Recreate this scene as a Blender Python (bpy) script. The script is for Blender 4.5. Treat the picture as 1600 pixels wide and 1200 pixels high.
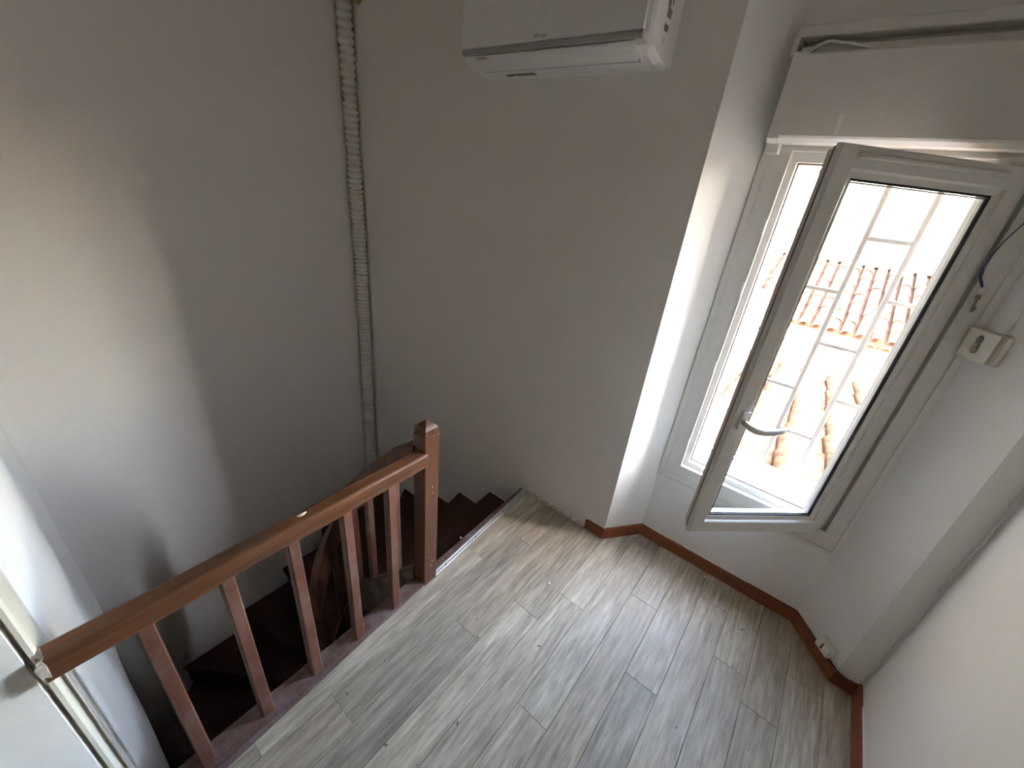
import bpy, bmesh, math, random
from mathutils import Matrix, Vector
random.seed(7)
for o in list(bpy.data.objects): bpy.data.objects.remove(o, do_unlink=True)
scn = bpy.context.scene
COL = scn.collection

# ------------------------------------------------------------------ camera
cam = bpy.data.cameras.new('camera'); camo = bpy.data.objects.new('camera', cam); COL.objects.link(camo)
cam.sensor_width = 36.0; cam.sensor_fit = 'HORIZONTAL'; cam.lens = 634.44 * 36.0 / 1600.0
cam.clip_start = 0.02; cam.clip_end = 2000
r_ = Vector((0.77585504, 0.62303246, 0.09939567)); d_ = Vector((0.34900614, -0.29258295, -0.8902752)); f_ = Vector((-0.52558887, 0.7254142, -0.44444412))
m = Matrix((( r_.x, -d_.x, -f_.x, 0), (r_.y, -d_.y, -f_.y, 0), (r_.z, -d_.z, -f_.z, 1.6), (0, 0, 0, 1)))
camo.matrix_world = m
scn.camera = camo

# ------------------------------------------------------------------ world, sun, exposure
SKY = 29.0; SUN = 10.0
SUN_EL, SUN_AZ = math.radians(44), math.radians(100)          # azimuth clockwise from +Y: the sun stands to the right, just behind the window wall
w = bpy.data.worlds.new('sky'); scn.world = w; w.use_nodes = True
bg = w.node_tree.nodes['Background']; sky = w.node_tree.nodes.new('ShaderNodeTexSky'); sky.sky_type = 'NISHITA'
sky.sun_disc = False; sky.sun_elevation = SUN_EL; sky.sun_rotation = SUN_AZ; sky.altitude = 0; sky.air_density = 1.0; sky.dust_density = 1.8; sky.ozone_density = 1.0
wb = w.node_tree.nodes.new('ShaderNodeMix'); wb.data_type = 'RGBA'; wb.blend_type = 'MULTIPLY'; wb.inputs[0].default_value = 1.0; wb.inputs[7].default_value = (1.03, 0.885, 0.75, 1)   # the camera's warm white balance
w.node_tree.links.new(sky.outputs[0], wb.inputs[6]); w.node_tree.links.new(wb.outputs[2], bg.inputs[0]); bg.inputs[1].default_value = SKY
sl = bpy.data.lights.new('sun_offscreen', 'SUN'); sl.energy = SUN; sl.angle = 0.01; sl.color = (1, 0.93, 0.8)
so = bpy.data.objects.new('sun_offscreen', sl); COL.objects.link(so)
so.rotation_euler = Vector((-math.cos(SUN_EL) * math.sin(SUN_AZ), -math.cos(SUN_EL) * math.cos(SUN_AZ), -math.sin(SUN_EL))).to_track_quat('-Z', 'Y').to_euler()
vs = scn.view_settings
scn.display_settings.display_device = 'sRGB'
vs.view_transform = 'Standard'; vs.look = 'None'; vs.gamma = 1.0; vs.exposure = 0.1; vs.use_curve_mapping = False
scn.cycles.max_bounces = 12; scn.cycles.diffuse_bounces = 8; scn.cycles.transparent_max_bounces = 12

# ------------------------------------------------------------------ materials
def nodes(name):
    mt = bpy.data.materials.new(name); mt.use_nodes = True
    nt = mt.node_tree; b = nt.nodes['Principled BSDF']
    return mt, nt, b
def N(nt, t, **kw):
    n = nt.nodes.new(t)
    for k, v in kw.items(): setattr(n, k, v)
    return n
def coords(nt, scale=(1, 1, 1), rnd=False):
    tc = N(nt, 'ShaderNodeTexCoord'); mp = N(nt, 'ShaderNodeMapping'); mp.inputs['Scale'].default_value = scale
    nt.links.new(tc.outputs['Object'], mp.inputs['Vector'])
    if rnd:
        oi = N(nt, 'ShaderNodeObjectInfo'); mu = N(nt, 'ShaderNodeMath', operation='MULTIPLY'); mu.inputs[1].default_value = 57.0
        nt.links.new(oi.outputs['Random'], mu.inputs[0])
        cb = N(nt, 'ShaderNodeCombineXYZ')
        for i in range(3): nt.links.new(mu.outputs[0], cb.inputs[i])
        nt.links.new(cb.outputs[0], mp.inputs['Location'])
    return mp.outputs[0]
def noise(nt, vec, scale, detail=4, rough=0.55):
    n = N(nt, 'ShaderNodeTexNoise'); n.inputs['Scale'].default_value = scale; n.inputs['Detail'].default_value = detail; n.inputs['Roughness'].default_value = rough
    nt.links.new(vec, n.inputs['Vector']); return n.outputs['Fac']
def ramp(nt, fac, stops):
    r = N(nt, 'ShaderNodeValToRGB'); e = r.color_ramp.elements
    while len(e) < len(stops): e.new(0.5)
    for el, (p, c) in zip(e, stops): el.position = p; el.color = (*c, 1)
    nt.links.new(fac, r.inputs[0]); return r.outputs[0]
def mix(nt, fac, a, b, mode='MIX'):
    n = N(nt, 'ShaderNodeMix', data_type='RGBA', blend_type=mode)
    for sock, v in ((n.inputs[0], fac), (n.inputs[6], a), (n.inputs[7], b)):
        if hasattr(v, 'links'): nt.links.new(v, sock)
        elif isinstance(v, tuple): sock.default_value = (*v, 1)
        else: sock.default_value = v
    return n.outputs[2]
def bump(nt, b, h, strength=0.2, dist=0.01):
    n = N(nt, 'ShaderNodeBump'); n.inputs['Strength'].default_value = strength; n.inputs['Distance'].default_value = dist
    nt.links.new(h, n.inputs['Height']); nt.links.new(n.outputs[0], b.inputs['Normal'])
def paint(name, c, c2=None, rough=0.75, bs=0.12, sc=2.2):
    mt, nt, b = nodes(name); v = coords(nt)
    c2 = c2 or tuple(x * 0.93 for x in c)
    nt.links.new(ramp(nt, noise(nt, v, sc, 5), [(0.35, c2), (0.65, c)]), b.inputs['Base Color'])
    b.inputs['Roughness'].default_value = rough; b.inputs['Specular IOR Level'].default_value = 0.25 if rough < 0.85 else 0.0
    bump(nt, b, noise(nt, v, 140, 3), bs, 0.003); return mt
def flat(name, c, rough=0.4, metal=0.0, spec=0.5):
    mt, nt, b = nodes(name); v = coords(nt)
    nt.links.new(ramp(nt, noise(nt, v, 25, 3), [(0.3, tuple(x * 0.95 for x in c)), (0.7, c)]), b.inputs['Base Color'])
    b.inputs['Roughness'].default_value = rough; b.inputs['Metallic'].default_value = metal; b.inputs['Specular IOR Level'].default_value = spec; return mt
def wood(name, dark, light, axis='Y', rough=0.42, dust=None, dustamt=0.0, spec=0.4):
    mt, nt, b = nodes(name)
    s = {'X': (2, 34, 34), 'Y': (34, 2, 34), 'Z': (34, 34, 2)}[axis]
    v = coords(nt, s, True); g = noise(nt, v, 1.4, 6, 0.6)
    c = ramp(nt, g, [(0.3, dark), (0.7, light)])
    if dust:
        v2 = coords(nt, (1, 1, 1), True); dn = noise(nt, v2, 9, 5, 0.7)
        rr = ramp(nt, dn, [(0.45, (0, 0, 0)), (0.75, (dustamt,) * 3)])
        c = mix(nt, rr, c, dust)
    nt.links.new(c, b.inputs['Base Color']); b.inputs['Roughness'].default_value = rough; b.inputs['Specular IOR Level'].default_value = spec
    bump(nt, b, g, 0.15, 0.002); return mt

M = {}
M['wall'] = paint('wall_paint', (0.82, 0.80, 0.75), (0.79, 0.77, 0.72))
M['wall_left'] = paint('stairwell_paint', (0.81, 0.785, 0.75), (0.78, 0.755, 0.72), sc=1.2)
M['white'] = paint('white_wall_paint', (0.86, 0.855, 0.83), (0.83, 0.825, 0.80))
M['ceil'] = paint('ceiling_paint', (0.72, 0.70, 0.66))
M['cream'] = flat('cream_trim', (0.74, 0.71, 0.60), 0.5)
M['pvc'] = flat('white_pvc', (0.74, 0.73, 0.69), 0.32)
M['pvc2'] = flat('white_pvc_bead', (0.68, 0.67, 0.63), 0.4)
M['gasket'] = flat('black_gasket', (0.02, 0.02, 0.022), 0.6)
M['brown_seal'] = flat('brown_seal', (0.09, 0.06, 0.045), 0.6)
M['rail'] = wood('handrail_wood', (0.034, 0.013, 0.006), (0.165, 0.060, 0.020), 'Y', 0.42, (0.11, 0.075, 0.06), 0.35)
M['post'] = wood('newel_wood', (0.045, 0.016, 0.007), (0.10, 0.036, 0.015), 'Z', 0.4)
M['baluster'] = wood('baluster_wood', (0.075, 0.028, 0.016), (0.14, 0.055, 0.032), 'Z', 0.5, (0.22, 0.15, 0.13), 0.45)
M['shoe'] = wood('base_rail_wood', (0.055, 0.028, 0.02), (0.12, 0.065, 0.05), 'Y', 0.6, (0.20, 0.17, 0.18), 0.75)
M['tread'] = wood('stair_wood', (0.020, 0.009, 0.006), (0.045, 0.019, 0.013), 'X', 0.62, (0.07, 0.045, 0.036), 0.35, 0.15)
M['stringer'] = wood('stringer_wood', (0.045, 0.018, 0.009), (0.10, 0.042, 0.02), 'Z', 0.5)
M['stringer_paint'] = paint('stringer_paint', (0.20, 0.17, 0.135), (0.07, 0.04, 0.025), 0.6, 0.2, 9)
M['skirt'] = wood('skirting_wood', (0.125, 0.035, 0.0125), (0.19, 0.056, 0.02), 'X', 0.45)
M['alu'] = flat('aluminium', (0.40, 0.40, 0.385), 0.5, 0.6)
M['steel'] = flat('key_metal', (0.13, 0.10, 0.07), 0.4, 0.4)
M['plaster'] = paint('broken_plaster', (0.66, 0.61, 0.55), (0.40, 0.34, 0.28), 0.95, 0.6, 30)
M['ac_white'] = flat('ac_plastic', (0.84, 0.83, 0.80), 0.35)
M['ac_panel'] = flat('ac_front_panel', (0.80, 0.80, 0.80), 0.25)
M['ac_grey'] = flat('ac_grey_strip', (0.28, 0.275, 0.255), 0.4)
M['ink'] = flat('grey_print', (0.16, 0.15, 0.14), 0.5)
M['ink_red'] = flat('red_print', (0.32, 0.13, 0.10), 0.5)
M['ink_brown'] = flat('pink_print', (0.45, 0.33, 0.29), 0.5)
M['duct'] = flat('duct_plastic', (0.66, 0.63, 0.58), 0.25, 0.0, 0.7)
M['foam'] = paint('expanding_foam', (0.46, 0.38, 0.17), (0.36, 0.29, 0.12), 0.9, 0.6, 20)
M['switch'] = flat('switch_plastic', (0.66, 0.63, 0.55), 0.3)
M['knob'] = flat('grey_knob', (0.22, 0.21, 0.19), 0.45)
M['blue'] = flat('blue_cord', (0.02, 0.04, 0.11), 0.7)
M['cable'] = flat('white_cable', (0.66, 0.65, 0.61), 0.5)
M['grille'] = flat('grille_paint', (0.45, 0.41, 0.37), 0.5)
M['sill'] = paint('stone_sill', (0.66, 0.66, 0.63), (0.48, 0.48, 0.46), 0.7, 0.3, 14)
M['yellow'] = paint('yellow_render', (0.27, 0.18, 0.078), (0.25, 0.168, 0.072), 0.9, 0.3, 3)
M['ochre'] = paint('beige_render', (0.22, 0.20, 0.17), None, 0.9, 0.3, 3)
M['shutter'] = flat('shutter_paint', (0.10, 0.13, 0.12), 0.6)
M['render_white'] = paint('white_render', (0.85, 0.82, 0.76), None, 0.9, 0.3, 3)
M['ground'] = paint('courtyard_ground', (0.24, 0.20, 0.16), None, 0.95, 0.3, 3)
def tile_mat(name, stops, lichen):
    mt, nt, b = nodes(name); v = coords(nt, (1, 1, 1), True)
    c = ramp(nt, noise(nt, v, 14, 6, 0.65), stops)
    rr = ramp(nt, noise(nt, v, 24, 5, 0.7), [(0.52, (0, 0, 0)), (0.7, (0.8,) * 3)])
    c = mix(nt, rr, c, lichen)
    nt.links.new(c, b.inputs['Base Color']); b.inputs['Roughness'].default_value = 0.95; b.inputs['Specular IOR Level'].default_value = 0.0
    bump(nt, b, noise(nt, v, 60, 5, 0.7), 0.5, 0.01); return mt
M['tile_near'] = tile_mat('weathered_tile', [(0.3, (0.030, 0.018, 0.012)), (0.5, (0.070, 0.043, 0.028)), (0.75, (0.095, 0.063, 0.043))], (0.10, 0.073, 0.027))
M['tile_far'] = tile_mat('peach_tile', [(0.3, (0.068, 0.033, 0.020)), (0.5, (0.090, 0.048, 0.030)), (0.75, (0.105, 0.062, 0.042))], (0.097, 0.057, 0.036))
def plank_mat():
    mt, nt, b = nodes('laminate_plank')
    v = coords(nt, (80, 6.5, 1), True); v2 = coords(nt, (12, 2.6, 1), True); v3 = coords(nt, (1, 1, 1), True)
    g = noise(nt, v, 1.0, 7, 0.68); g2 = noise(nt, v2, 1.6, 5, 0.6)
    c = ramp(nt, g, [(0.27, (0.165, 0.137, 0.100)), (0.5, (0.325, 0.278, 0.208)), (0.73, (0.475, 0.415, 0.318))])
    c2 = ramp(nt, g2, [(0.3, (0.72, 0.72, 0.72)), (0.7, (1.1, 1.1, 1.1))])
    c = mix(nt, 1.0, c, c2, 'MULTIPLY')
    oi = N(nt, 'ShaderNodeObjectInfo'); c = mix(nt, 1.0, c, oi.outputs['Color'], 'MULTIPLY')
    sp = ramp(nt, noise(nt, v3, 38, 2, 0.4), [(0.755, (0, 0, 0)), (0.775, (0.85,) * 3)])
    c = mix(nt, sp, c, (0.07, 0.055, 0.04))
    nt.links.new(c, b.inputs['Base Color'])
    nt.links.new(ramp(nt, g2, [(0.3, (0.42,) * 3), (0.7, (0.58,) * 3)]), b.inputs['Roughness'])
    b.inputs['Specular IOR Level'].default_value = 0.3
    bump(nt, b, g, 0.12, 0.001); return mt
M['plank'] = plank_mat()
def glass_mat():
    mt = bpy.data.materials.new('window_glass'); mt.use_nodes = True; nt = mt.node_tree; nt.nodes.clear()
    out = N(nt, 'ShaderNodeOutputMaterial'); tr = N(nt, 'ShaderNodeBsdfTransparent'); gl = N(nt, 'ShaderNodeBsdfGlossy'); fr = N(nt, 'ShaderNodeLayerWeight'); fr.inputs[0].default_value = 0.5; pw = N(nt, 'ShaderNodeMath', operation='POWER'); pw.inputs[1].default_value = 4.0; ml = N(nt, 'ShaderNodeMath', operation='MULTIPLY_ADD'); ml.inputs[1].default_value = 0.8; ml.inputs[2].default_value = 0.035; nt.links.new(fr.outputs['Facing'], pw.inputs[0]); nt.links.new(pw.outputs[0], ml.inputs[0]); mx = N(nt, 'ShaderNodeMixShader')
    tr.inputs[0].default_value = (0.93, 0.94, 0.94, 1); gl.inputs['Roughness'].default_value = 0.0
    nt.links.new(ml.outputs[0], mx.inputs[0]); nt.links.new(tr.outputs[0], mx.inputs[1]); nt.links.new(gl.outputs[0], mx.inputs[2]); nt.links.new(mx.outputs[0], out.inputs[0]); return mt
M['glass'] = glass_mat()

# ------------------------------------------------------------------ mesh helpers
def tag(o, label=None, cat=None, group=None, kind=None):
    if label: o['label'] = label
    if cat: o['category'] = cat
    if group: o['group'] = group
    if kind: o['kind'] = kind
    return o
def link(name, me, mat, parent=None, loc=None):
    o = bpy.data.objects.new(name, me); COL.objects.link(o)
    if mat and not me.materials: me.materials.append(M[mat])
    if parent: o.parent = parent
    if loc: o.location = loc
    return o
def from_bm(name, bm, mat, parent=None, smooth=False, loc=None):
    bmesh.ops.recalc_face_normals(bm, faces=bm.faces)
    me = bpy.data.meshes.new(name); bm.to_mesh(me); bm.free()
    if smooth:
        for p in me.polygons: p.use_smooth = True
    return link(name, me, mat, parent, loc)
def pydata(name, v, f, mat, parent=None, smooth=False, loc=None):
    bm = bmesh.new(); vv = [bm.verts.new(p) for p in v]
    for q in f: bm.faces.new([vv[i] for i in q])
    return from_bm(name, bm, mat, parent, smooth, loc)
def empty(name, loc=(0, 0, 0)):
    o = bpy.data.objects.new(name, None); COL.objects.link(o); o.location = loc; o.empty_display_size = 0.1; return o
def add_box(bm, a, b):
    vs_ = [bm.verts.new((x, y, z)) for x in (a[0], b[0]) for y in (a[1], b[1]) for z in (a[2], b[2])]
    for q in ((0, 1, 3, 2), (4, 6, 7, 5), (0, 4, 5, 1), (2, 3, 7, 6), (0, 2, 6, 4), (1, 5, 7, 3)): bm.faces.new([vs_[i] for i in q])
    return vs_
def box(name, a, b, mat, parent=None, bev=0.0, loc=None, seg=2):
    bm = bmesh.new(); add_box(bm, a, b)
    if bev: bmesh.ops.bevel(bm, geom=bm.edges[:], offset=bev, segments=seg, profile=0.5, affect='EDGES')
    return from_bm(name, bm, mat, parent, False, loc)
def add_prism(bm, pts, z0, z1):
    """pts: plan polygon; z0/z1: number or per-point list"""
    n = len(pts); a = z0 if isinstance(z0, (list, tuple)) else [z0] * n; b = z1 if isinstance(z1, (list, tuple)) else [z1] * n
    lo = [bm.verts.new((p[0], p[1], a[i])) for i, p in enumerate(pts)]; hi = [bm.verts.new((p[0], p[1], b[i])) for i, p in enumerate(pts)]
    bm.faces.new(lo); bm.faces.new(hi)
    for i in range(n): j = (i + 1) % n; bm.faces.new((lo[i], lo[j], hi[j], hi[i]))
def prism(name, pts, z0, z1, mat, parent=None, bev=0.0, loc=None):
    bm = bmesh.new(); add_prism(bm, pts, z0, z1)
    if bev: bmesh.ops.bevel(bm, geom=bm.edges[:], offset=bev, segments=2, profile=0.5, affect='EDGES')
    return from_bm(name, bm, mat, parent, False, loc)
def add_extr(bm, prof, x0, x1, f):
    """profile points extruded between x0 and x1; f(x, (a, b)) -> 3D point"""
    A = [bm.verts.new(f(x0, p)) for p in prof]; B = [bm.verts.new(f(x1, p)) for p in prof]
    n = len(prof); bm.faces.new(A); bm.faces.new(B)
    for i in range(n): j = (i + 1) % n; bm.faces.new((A[i], A[j], B[j], B[i]))
def add_tube(bm, path, rad, n=10, closed_ends=True):
    P = [Vector(p) for p in path]; rings = []; up = Vector((0.13, 0.31, 0.94)).normalized()
    for i, p in enumerate(P):
        t = (P[min(i + 1, len(P) - 1)] - P[max(i - 1, 0)]).normalized()
        s = t.cross(up)
        if s.length < 1e-3: s = t.cross(Vector((1, 0, 0)))
        s.normalize(); u = s.cross(t).normalized(); r = rad[i] if isinstance(rad, (list, tuple)) else rad
        rings.append([bm.verts.new(p + s * (r * math.cos(2 * math.pi * k / n)) + u * (r * math.sin(2 * math.pi * k / n))) for k in range(n)])
    for a, b in zip(rings, rings[1:]):
        for k in range(n): bm.faces.new((a[k], a[(k + 1) % n], b[(k + 1) % n], b[k]))
    if closed_ends: bm.faces.new(rings[0]); bm.faces.new(rings[-1])
def tube(name, path, rad, mat, parent=None, n=10):
    bm = bmesh.new(); add_tube(bm, path, rad, n); return from_bm(name, bm, mat, parent, True)
def ribbon(name, pts, half, zt, zb, mat, parent=None, rnd=0.0):
    """vertical-sided ribbon along plan points; zt/zb lists give top and bottom"""
    bm = bmesh.new(); rings = []; n = len(pts)
    for i in range(n):
        a = Vector(pts[max(i - 1, 0)]); b = Vector(pts[min(i + 1, n - 1)]); t = (b - a).normalized(); s = Vector((-t.y, t.x)); p = Vector(pts[i])
        if rnd:
            h = zt[i] - zb[i]; q = [(-half, zb[i] + rnd * .6), (-half, zt[i] - rnd), (-half + rnd, zt[i]), (half - rnd, zt[i]), (half, zt[i] - rnd), (half, zb[i] + rnd * .6), (half - rnd * .6, zb[i]), (-half + rnd * .6, zb[i])]
        else: q = [(-half, zb[i]), (-half, zt[i]), (half, zt[i]), (half, zb[i])]
        rings.append([bm.verts.new((p.x + s.x * o, p.y + s.y * o, z)) for o, z in q])
    k = len(rings[0])
    for a, b in zip(rings, rings[1:]):
        for j in range(k): bm.faces.new((a[j], a[(j + 1) % k], b[(j + 1) % k], b[j]))
    bm.faces.new(rings[0]); bm.faces.new(rings[-1])
    return from_bm(name, bm, mat, parent)
def struct(o): o['kind'] = 'structure'; return o

ZB, ZC, YB = -2.75, 2.6, 1.59
# ================================================================== SETTING
# floor slab with individual laminate planks
floor = struct(prism('floor', [(-0.955, -0.15), (-0.985, 1.60), (0.70, 1.60), (0.70, -3.1), (-0.95, -3.1)], -0.20, -0.012, 'shoe'))
bm = bmesh.new()
EDGE0, EDGE1 = (-0.873, 0.0), (-0.967, 1.57)
def edge_x(y): return EDGE0[0] + (EDGE1[0] - EDGE0[0]) * (y - EDGE0[1]) / (EDGE1[1] - EDGE0[1])
SX = [None, -0.827, -0.704, -0.582, -0.460, -0.338, -0.216, -0.094, 0.028, 0.149, 0.272, 0.392, 0.513, 0.610]
J0 = [1.063, 0.308, 0.770, 0.997, 0.189, 0.707, 0.411, 1.057, 0.62, 0.38, 0.273, 0.507, 0.86]
TONES = {(0, 0): 1.12, (0, 1): 1.18, (1, 1): 0.95, (2, 0): 0.84, (3, 0): 1.15, (7, 0): 0.80, (5, 0): 1.02, (6, 0): 0.88, (5, 1): 0.78, (10, 0): 0.82, (11, 0): 0.98, (11, 1): 0.85}
for i in range(13):
    xa, xb = SX[i], SX[i + 1]
    ymax = YB if (i < 4) else (1.765 if i < 11 else (1.74 if i == 11 else 1.578))
    if i == 4: ymax = 1.72
    ys = [y for y in [J0[i] + k * 0.975 for k in range(-5, 4)] if -2.99 < y < ymax - 0.03]
    ys = [-3.0] + ys + [ymax]
    for k in range(len(ys) - 1):
        y0, y1 = ys[k] + 0.0004, ys[k + 1] - 0.0004
        if i == 0:
            if y1 < -0.16: continue
            if y0 < -0.15: y0 = -0.15
            P = [(edge_x(y0), y0), (xb - 0.0005, y0), (xb - 0.0005, y1), (edge_x(y1), y1)]
        else:
            xl = xa + 0.0005
            P = [(xl, y0), (xb - 0.0005, y0), (xb - 0.0005, y1), (xl, y1)]
        cx = sum(p[0] for p in P) / 4; cy = (y0 + y1) / 2
        bm = bmesh.new(); add_prism(bm, [(p[0] - cx, p[1] - cy) for p in P], -0.012, 0.0)
        top = [e for e in bm.edges if all(v.co.z > -1e-6 for v in e.verts)]
        bmesh.ops.bevel(bm, geom=top, offset=0.0011, segments=1, affect='EDGES')
        o = from_bm('plank', bm, 'plank', floor, False, (cx, cy, 0))
        kk = len(ys) - 2 - k
        t = TONES.get((i, 1 - kk if kk < 2 else -9), random.uniform(0.82, 1.14))
        wv = random.uniform(-0.03, 0.03)
        o.color = (t * (1 + wv), t, t * (1 - wv), 1)
# strip of floor beside the landing wall, below the first plank's line
for k, (y0, y1) in enumerate([(-3.0, -1.9), (-1.9, -0.93), (-0.93, -0.16)]):
    o = prism('plank', [(-0.049, y0 + 0.5 - (y0 + y1) / 2 - 0.5), (0.0485, y0 - (y0 + y1) / 2), (0.0485, y1 - (y0 + y1) / 2 - 0.0008), (-0.049, y1 - (y0 + y1) / 2 - 0.0008)], -0.012, 0, 'plank', floor, 0, (-0.876, (y0 + y1) / 2, 0)); o.color = (1, 1, 1, 1)
# wood nosing and metal edging along the top of the stairs
prism('edge_board', [(-0.968, -0.15), (-0.972, 0.85), (-1.003, YB), (edge_x(YB) + 0.002, YB), (edge_x(-0.15) + 0.002, -0.15)], -0.045, 0.001, 'shoe', floor, 0.002)
bm = bmesh.new(); L = [(-0.006, 0.0005), (-0.006, 0.004), (-0.004, 0.006), (0.004, 0.0065), (0.006, 0.005), (0.011, 0.0065), (0.016, 0.0065), (0.019, 0.003), (0.019, 0.0005)]
add_extr(bm, L, 0.852, YB - 0.004, lambda y, p: (edge_x(y) - 0.010 + p[0], y, p[1]))
ms = from_bm('metal_edging', bm, 'alu', floor)
for y in (0.92, 1.13, 1.36, 1.52):
    bm = bmesh.new(); bmesh.ops.create_cone(bm, cap_ends=True, segments=10, radius1=0.004, radius2=0.0035, depth=0.002, matrix=Matrix.Translation((edge_x(y) + 0.003, y, 0.0075))); from_bm('screw', bm, 'gasket', ms)

# walls
wb = struct(prism('wall_back', [(-2.75, YB), (-0.468, YB), (-0.338, 1.765), (-0.338, 1.86), (-0.265, 1.86), (-0.265, 1.99), (-2.75, 1.99)], ZB, ZC, 'wall'))
bm = bmesh.new()
WX0, WX1 = -0.338, 0.378
struct(prism('wall_left', [(-2.75, -0.175), (-2.5, -0.175), (-2.5, YB), (-2.75, YB)], ZB, ZC, 'wall_left'))
bm = bmesh.new(); add_prism(bm, [(WX0, 1.765), (WX1, 1.765), (WX1, 1.99), (WX0, 1.99)], ZB, 0.45); add_prism(bm, [(WX0, 1.765), (WX1, 1.765), (WX1, 1.99), (WX0, 1.99)], 1.80, ZC)
struct(from_bm('wall_window', bm, 'white'))
bm = bmesh.new(); add_prism(bm, [(-0.468, YB - 0.0015), (-0.338, 1.7635), (-0.338, 1.765), (-0.470, YB)], 0, ZC)
rv = struct(from_bm('wall_niche_left', bm, 'white'))
struct(prism('wall_niche_right', [(WX1, 1.765), (0.530, 1.578), (0.62, 1.578), (0.76, 1.578), (0.76, 1.99), (0.335, 1.99), (0.335, 1.86), (WX1, 1.86)], ZB, ZC, 'white'))
struct(prism('wall_right', [(0.61, -3.1), (0.76, -3.1), (0.76, 1.578), (0.61, 1.578)], ZB, ZC, 'white'))
struct(prism('wall_landing', [(-1.06, -3.1), (-0.925, -3.1), (-0.925, -0.172), (-1.06, -0.172)], -0.2, ZC, 'white'))
# stairwell wall facing the window: its foot slopes where the stairs pass under it
xs = [-2.5, -2.04, -1.54, -1.06]; zb = [-0.62, -0.74, -0.86, -0.97]
bm = bmesh.new()
bulge = [(-2.5, 0.0), (-2.42, 0.012), (-2.30, 0.016), (-2.2, 0.006), (-2.1, 0.0), (-1.98, 0.004), (-1.8, 0.02), (-1.55, 0.026), (-1.3, 0.02), (-1.12, 0.006), (-1.06, 0.0)]
def zfoot(x):
    for a, b, c, d in zip(xs, xs[1:], zb, zb[1:]):
        if a <= x <= b: return c + (d - c) * (x - a) / (b - a)
    return zb[-1]
pts = [(x, -0.152 + b * 0.6) for x, b in bulge] + [(-1.06, -0.32), (-2.5, -0.32)]
add_prism(bm, pts, [zfoot(p[0]) for p in pts], ZC)
o = struct(from_bm('wall_stairwell', bm, 'white'))
bm = bmesh.new(); add_extr(bm, [(-1.06, -0.32), (-1.06, -0.156), (-1.035, -0.153), (-0.945, -0.153), (-0.934, -0.157), (-0.934, -0.164), (-0.96, -0.170), (-0.96, -0.32)], -0.2, ZC, lambda z, p: (p[0], p[1], z))
struct(from_bm('trim_1', bm, 'cream'))
struct(box('ceiling', (-2.75, -3.25, ZC), (0.76, 1.99, ZC + 0.12), 'ceil'))
# end of the landing behind the camera
bm = bmesh.new()
add_box(bm, (-0.93, -3.25, -0.2), (0.61, -3.1, ZC))
struct(from_bm('wall_rear', bm, 'white'))
# closed lower storey
bm = bmesh.new(); add_box(bm, (-2.75, -1.5, ZB - 0.1), (0.76, 1.99, ZB)); struct(from_bm('floor_lower', bm, 'tread'))
bm = bmesh.new(); add_box(bm, (-2.75, -1.6, ZB), (0.76, -1.5, -0.2)); add_box(bm, (-2.75, -1.5, ZB), (-2.65, -0.175, -0.2)); add_box(bm, (-2.65, -1.5, -0.3), (-0.95, -0.32, -0.2)); struct(from_bm('wall_lower', bm, 'wall_left'))

# baseboards: mitred pieces
WP = [(-0.572, YB), (-0.468, YB), (-0.336, 1.765), (0.378, 1.765), (0.530, 1.578), (0.61, 1.578), (0.61, -3.1)]
TH, HH = 0.012, 0.066
def off(i):
    def nrm(a, b): d = Vector((b[0] - a[0], b[1] - a[1])).normalized(); return Vector((d.y, -d.x))
    p = Vector(WP[i])
    if i == 0: return p + nrm(WP[0], WP[1]) * TH
    if i == len(WP) - 1: return p + nrm(WP[-2], WP[-1]) * TH
    n1 = nrm(WP[i - 1], WP[i]); n2 = nrm(WP[i], WP[i + 1]); b = (n1 + n2); return p + b * (TH / (1 + n1.dot(n2)))
BN = ['baseboard_back', 'baseboard_niche_left', 'baseboard_window', 'baseboard_niche_right', 'baseboard_corner', 'baseboard_right']
for i in range(6):
    a, b = Vector(WP[i]), Vector(WP[i + 1]); oa, ob = off(i), off(i + 1); e = (b - a).normalized() * 0.0008
    bm = bmesh.new(); add_prism(bm, [a + e, b - e, ob - e, oa + e], 0.0, HH if i else [HH - 0.006, HH, HH, HH - 0.010])
    tp = [ed for ed in bm.edges if all(v.co.z > 0.05 for v in ed.verts)]
    bmesh.ops.bevel(bm, geom=tp, offset=0.003, segments=2, affect='EDGES')
    sk = struct(from_bm(BN[i], bm, 'skirt'))
    spans = {0: [(0.3, 1)], 2: [(0.02, 0.20), (0.30, 0.72)], 3: [(0.42, 0.6)], 4: [], 5: [(0.02, 0.5)]}.get(i, [])
    for s0, s1 in spans:
        p0, p1 = a.lerp(b, s0), a.lerp(b, s1); q0, q1 = oa.lerp(ob, s0), oa.lerp(ob, s1)
        prism('caulk', [p0, p1, p1.lerp(q1, 0.45), p0.lerp(q0, 0.3)], HH - 0.004, HH + 0.002, 'white', sk)

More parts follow.
